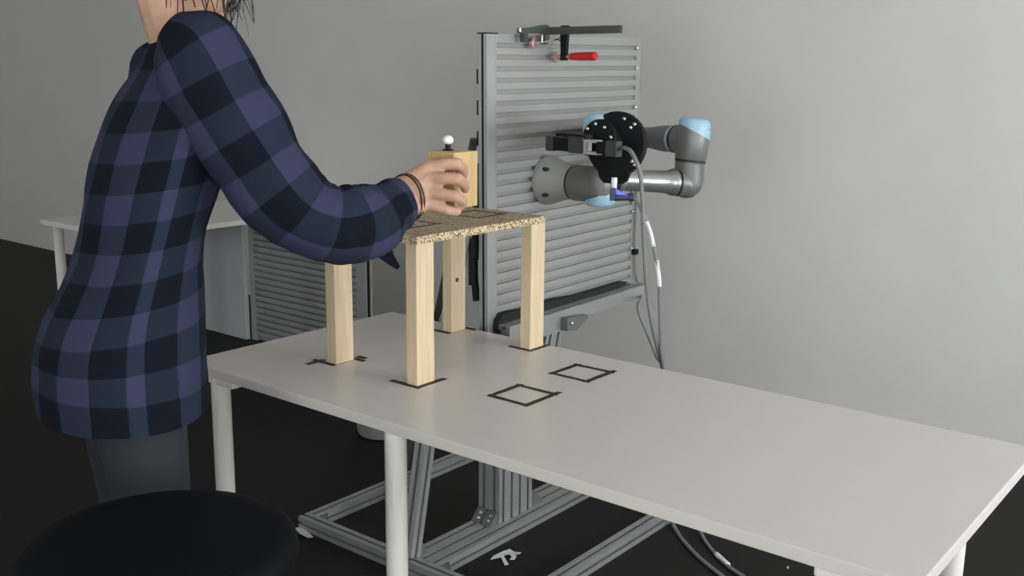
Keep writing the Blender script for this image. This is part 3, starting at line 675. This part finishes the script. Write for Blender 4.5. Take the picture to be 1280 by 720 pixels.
for a, b in zip(fing, fing[1:]):
    pa, pb = hp(*a[0][0]), hp(*b[0][0]); chain(bm, [(pa,.0135), (pb,.0135)]); m1, m2 = W1_.lerp(pa,.6), W2_.lerp(pb,.6); chain(bm, [(m1,.018),(m2,.018)])
th = [((507,232,2.31),.024), ((522,220,2.375),.0175), ((530,214,2.43),.0135), ((541,210,2.468),.0125), ((552,209,2.482),.010)]
chain(bm, [(hp(*a), r) for a, r in th])
# left arm hangs by the side
EL2 = SL - Rv*.07 - Fv*.10 - V((0,0,.30)); WR2 = EL2 + Fv*.0 + Rv*.03 - V((0,0,.27))
chain(bm, [(SL,.052), (EL2,.042), (WR2,.029)])
hd2 = (WR2-EL2).normalized(); pal = WR2+hd2*.055
chain(bm, [(WR2,.028), (pal,.026)])
for i in range(4):
    k = pal + hd2*.035 + Fv*(.033-.022*i); l_ = (.072,.08,.074,.058)[i]
    chain(bm, [(pal+Fv*(.02-.013*i), .018), (k,.0105), (k+hd2*l_*.5,.0095), (k+hd2*l_*.9+Rv*.02,.0078)])
chain(bm, [(WR2+hd2*.02+Fv*.015,.017), (WR2+hd2*.05+Fv*.05,.0125), (WR2+hd2*.09+Fv*.06+Rv*.012,.009)])
feet = []
for s_ in (-1,1):
    h_ = HIP + Rv*s_*.095; kn = h_ + Fv*.03 + Rv*s_*.02 - V((0,0,.44)); an = V((kn.x-Fv.x*.03, kn.y-Fv.y*.03, .09)); feet.append((h_,kn,an))
    chain(bm, [(h_,.085), (kn,.055), (an,.042)]); chain(bm, [(an-V((0,0,.03)),.038), (an+Fv*.12-V((0,0,.055)),.03)])
body = remeshed('body', bm, M['skin'], per, .0036, it=5, fac=.5)
# eyes, glasses, hair
for s_ in (-1,1):
    bm = B(); sph(bm, HC+hf*.082+hs*s_*.032+hu*.002, .0125, n=14); e_ = obj('eye', bm, M['eye'], per)
    bm = B(); sph(bm, HC+hf*.0915+hs*s_*.032+hu*.001, (.004,.0055,.0055), (hf,hs,hu), 12); obj('iris', bm, mat('iris', (.04,.025,.015), .2), e_)
bm = B(); gf = .112
for s_ in (-1,1):
    c_ = HC+hf*gf+hs*s_*.036+hu*.0; loop = [c_+hs*a*.029+hu*b*.020 for a,b in ((-1,.8),(-.8,1),(.8,1),(1,.8),(1,-.6),(.7,-1),(-.7,-1),(-1,-.6),(-1,.8))]
    tube(bm, loop, .0016, 6, smooth=False); tube(bm, [c_+hs*s_*.029+hu*.014, HC+hf*.06+hs*s_*.080+hu*.012, HC-hf*.015+hs*s_*.086+hu*.006], .0016, 6)
tube(bm, [HC+hf*(gf+.004)-hs*.008+hu*.008, HC+hf*(gf+.004)+hs*.008+hu*.008], .0016, 6, smooth=False)
obj('glasses', bm, M['black'], per, label='thin dark glasses frame')
bm = B(); rnd = random.Random(8)
bmesh.ops.create_uvsphere(bm, u_segments=40, v_segments=28, radius=1, matrix=Matrix([[hf[i]*.110, hs[i]*.088, hu[i]*.124, (HC-hf*.006+hu*.006)[i]] for i in range(3)]+[[0,0,0,1]]))
kill = []
for v in bm.verts:
    d = v.co-HC; a, b, c_ = d.dot(hf), d.dot(hs), d.dot(hu)
    if (a > .035 and c_ < .055) or (c_ < -.075) or (a > -.02 and c_ < -.035): kill.append(v)
    else: v.co += d.normalized()*(noise.noise(V((b*30,c_*8,a*30)))*.010)
bmesh.ops.delete(bm, geom=kill, context='VERTS')
for f in bm.faces: f.smooth = True
for i in range(110):
    a = rnd.uniform(-2.6, 2.6); rt = HC + hu*.112 + hf*.02
    d = hf*math.cos(a)+hs*math.sin(a)
    side = HC + d*V((.112,.090,0)).length*.66 + hu*rnd.uniform(.03,.07)
    drop = rnd.uniform(.05,.085) if abs(a) < 1.3 else rnd.uniform(.08,.16); sw = V((rnd.uniform(-.02,.02), rnd.uniform(-.02,.02), 0))
    if abs(a) < .7 and rnd.random() < .8: continue
    p1 = side + d*.012; p2 = p1 - V((0,0,drop*.5)) + d*.012 + sw*.5; p3 = p2 - V((0,0,drop*.6)) + sw
    tube(bm, [rt, p1, p2, p3], lambda s, q=(rnd.uniform(.0008,.0018) if abs(a) < 1.3 else rnd.uniform(.0012,.004)): q*(1-.6*s), 5, 4)
for px, pt in ((286,(38,.0016)), (291,(30,.0012)), (296,(36,.0009)), (283,(32,.002)), (289,(18,.0014)), (299,(26,.0007))):
    q = 2.085; tube(bm, [at(px-22,-62,q+.02), at(px-6,-30,q), at(px+2,-6,q), at(px+1+rnd.uniform(-2,2),14,q), at(px+rnd.uniform(-4,4),pt[0],q)], pt[1], 5, 6)
obj('hair', bm, M['hair'], per)
# wristband
ad = (WR-EL).normalized(); wu = (Zd - ad*ad.z).normalized(); ws = ad.cross(wu)
for off, rr in ((.004,.0022), (.012,.0016)):
    bm = B(); c_ = W1_.lerp(W2_,.5)+ad*(off+.006); loop = [c_ + (wu*math.cos(2*math.pi*i/28)*.053 + ws*math.sin(2*math.pi*i/28)*.042) + ad*.010*math.sin(2*math.pi*i/28)*(1 if ws.dot(_fw) < 0 else -1) for i in range(29)]
    tube(bm, loop, rr, 6, smooth=False); obj('wristband', bm, M['hair'], per, label='thin dark band round the wrist')
# shirt: lofted torso and sleeves with checks laid along them
CH = .126
shirt = B(); uvl = shirt.loops.layers.uv.new('UVMap')
def loft(stations, n=40, wr=0.0, seed=0, u0=0., capend=False, dense=5, v0=0.):
    "stations: (centre, axis x, axis y, rx, ry); adds a wrinkled tube with check coordinates"
    C_ = catmull([s_[0] for s_ in stations], dense); Xs = catmull([s_[1] for s_ in stations], dense); Ys = catmull([s_[2] for s_ in stations], dense)
    Rs = catmull([V((s_[3],s_[4],s_[5] if len(s_) > 5 else 0)) for s_ in stations], dense)
    rings, us, u = [], [], u0
    rav = sum(r.x+r.y for r in Rs)/len(Rs)/2
    for i, c in enumerate(C_):
        if i: u += (c-C_[i-1]).length
        us.append(u); ring = []
        for a in range(n):
            an = 2*math.pi*a/n; co, si = math.cos(an), math.sin(an)
            q = c + Xs[i]*co*Rs[i].x + Ys[i]*si*Rs[i].y
            nn = (Xs[i]*co+Ys[i]*si).normalized()
            w_ = noise.noise(q*9+V((seed,0,0)))*.5 + noise.noise(V((u*38, an*1.3, seed)))*(.6*Rs[i].z)+noise.noise(q*22)*.15
            ring.append(shirt.verts.new(q + nn*w_*wr*max(.12, min(1, (Rs[i].x-.052)/.04))))
        rings.append(ring)
    for i in range(len(rings)-1):
        for a in range(n):
            b = (a+1) % n; f = shirt.faces.new((rings[i][a], rings[i][b], rings[i+1][b], rings[i+1][a])); f.smooth = True
            for lp, (ii, aa) in zip(f.loops, ((i,a),(i,a+1),(i+1,a+1),(i+1,a))):
                lp[uvl].uv = (us[ii]/CH, 2*math.pi*aa/n*rav/CH + v0)
    if capend: shirt.faces.new(rings[0][::-1])
def sleeve_stations(raw):
    P_ = [at(x,y,t) for x,y,_,t in raw]; out = []
    for i, (x,y,rp,t) in enumerate(raw):
        d = (P_[min(i+1,len(P_)-1)]-P_[max(i-1,0)]).normalized()
        v = (P_[i]-CAM).normalized(); ax = d.cross(v).normalized(); ay = d.cross(ax)
        r = rp*t/FPX; out.append((P_[i], ax, ay, r, r*.88, max(0., (i-5)/4)))
    return out
sl = [(214,36,26,2.03), (234,52,52,2.03), (258,92,62,2.045), (285,140,60,2.06), (312,182,58,2.08), (341,226,57,2.10), (373,263,52,2.12), (408,280,49,2.145), (440,280,49,2.18), (466,274,46,2.22), (484,262,36,2.25), (497,254,33,2.272), (504,251,30,2.282)]
loft(sleeve_stations(sl), n=64, wr=.020, seed=3, v0=.2, dense=9, capend=True)
# loose cuff flap
prism(shirt, [at(468,312,2.20), at(480,309,2.205), at(489,303,2.215), at(491,317,2.21), at(500,333,2.205), at(496,337,2.205), at(484,330,2.205), at(473,322,2.2)], _fw*.010)
sl2 = [SL+V((0,0,.02))+Rv*.08, SL+V((0,0,.015))+Rv*.03, SL-Rv*.02-V((0,0,.06)), SL.lerp(EL2,.5), EL2, EL2.lerp(WR2,.5), WR2-(WR2-EL2)*.05]
st2 = []
for i, p in enumerate(sl2):
    d = (sl2[min(i+1,6)]-sl2[max(i-1,0)]).normalized(); x_, y_, _d = frame_of(d, Fv); st2.append((p, x_, y_, (.04,.078,.086,.082,.072,.062,.048)[i], (.04,.076,.083,.078,.070,.060,.048)[i], 0))
loft(st2, n=36, wr=.012, seed=9, capend=True)
tor = []
bl = (NK-HIP)
for p_, rx, ry in ((HIP-V((0,0,.16)),.228,.175),(HIP-V((0,0,.07)),.224,.175)):
    tor.append((p_, Rv, Fv.copy(), rx, ry, 0))
for s_, rx, ry, dz in ((.06,.212,.172,0),(.30,.192,.135,0),(.55,.205,.140,0),(.75,.215,.135,0),(.86,.205,.115,0),(.94,.150,.090,0),(1.0,.085,.080,0),(1.05,.070,.072,0)):
    tor.append((HIP+bl*s_, Rv, (Fv + V((0,0,.15))).normalized(), rx, ry, 0))
loft(tor, n=60, wr=.014, seed=5)
so = obj('shirt', shirt, M['plaid'], per)
bm = B(); c_ = at(502,271,2.262); rev(bm, c_, (CAM-c_), [(0,.004),(.002,.004)], 12); obj('cuff_button', bm, M['label'], per, label='pale button on the cuff')
bm = B()
for h_, kn, an in feet: chain(bm, [(h_+V((0,0,.02)),.108), (kn,.075), (V((an.x,an.y,.10)),.062)])
chain(bm, [(feet[0][0]+Fv*.03+V((0,0,.02)),.085), (feet[1][0]+Fv*.03+V((0,0,.02)),.085)]); remeshed('trousers', bm, M['jeans'], per, .010, it=4)
for h_, kn, an in feet:
    bm = B(); f0 = V((an.x,an.y,0)); sph(bm, f0-Fv*.02+Zd*.05, (.055,.042,.05), (Fv,Rv,Zd)); sph(bm, f0+Fv*.10+Zd*.038, (.10,.047,.038), (Fv,Rv,Zd)); sph(bm, f0+Zd*.08, (.05,.045,.05), (Fv,Rv,Zd))
    o = remeshed('shoe', bm, M['shoe'], per, .008, it=3)
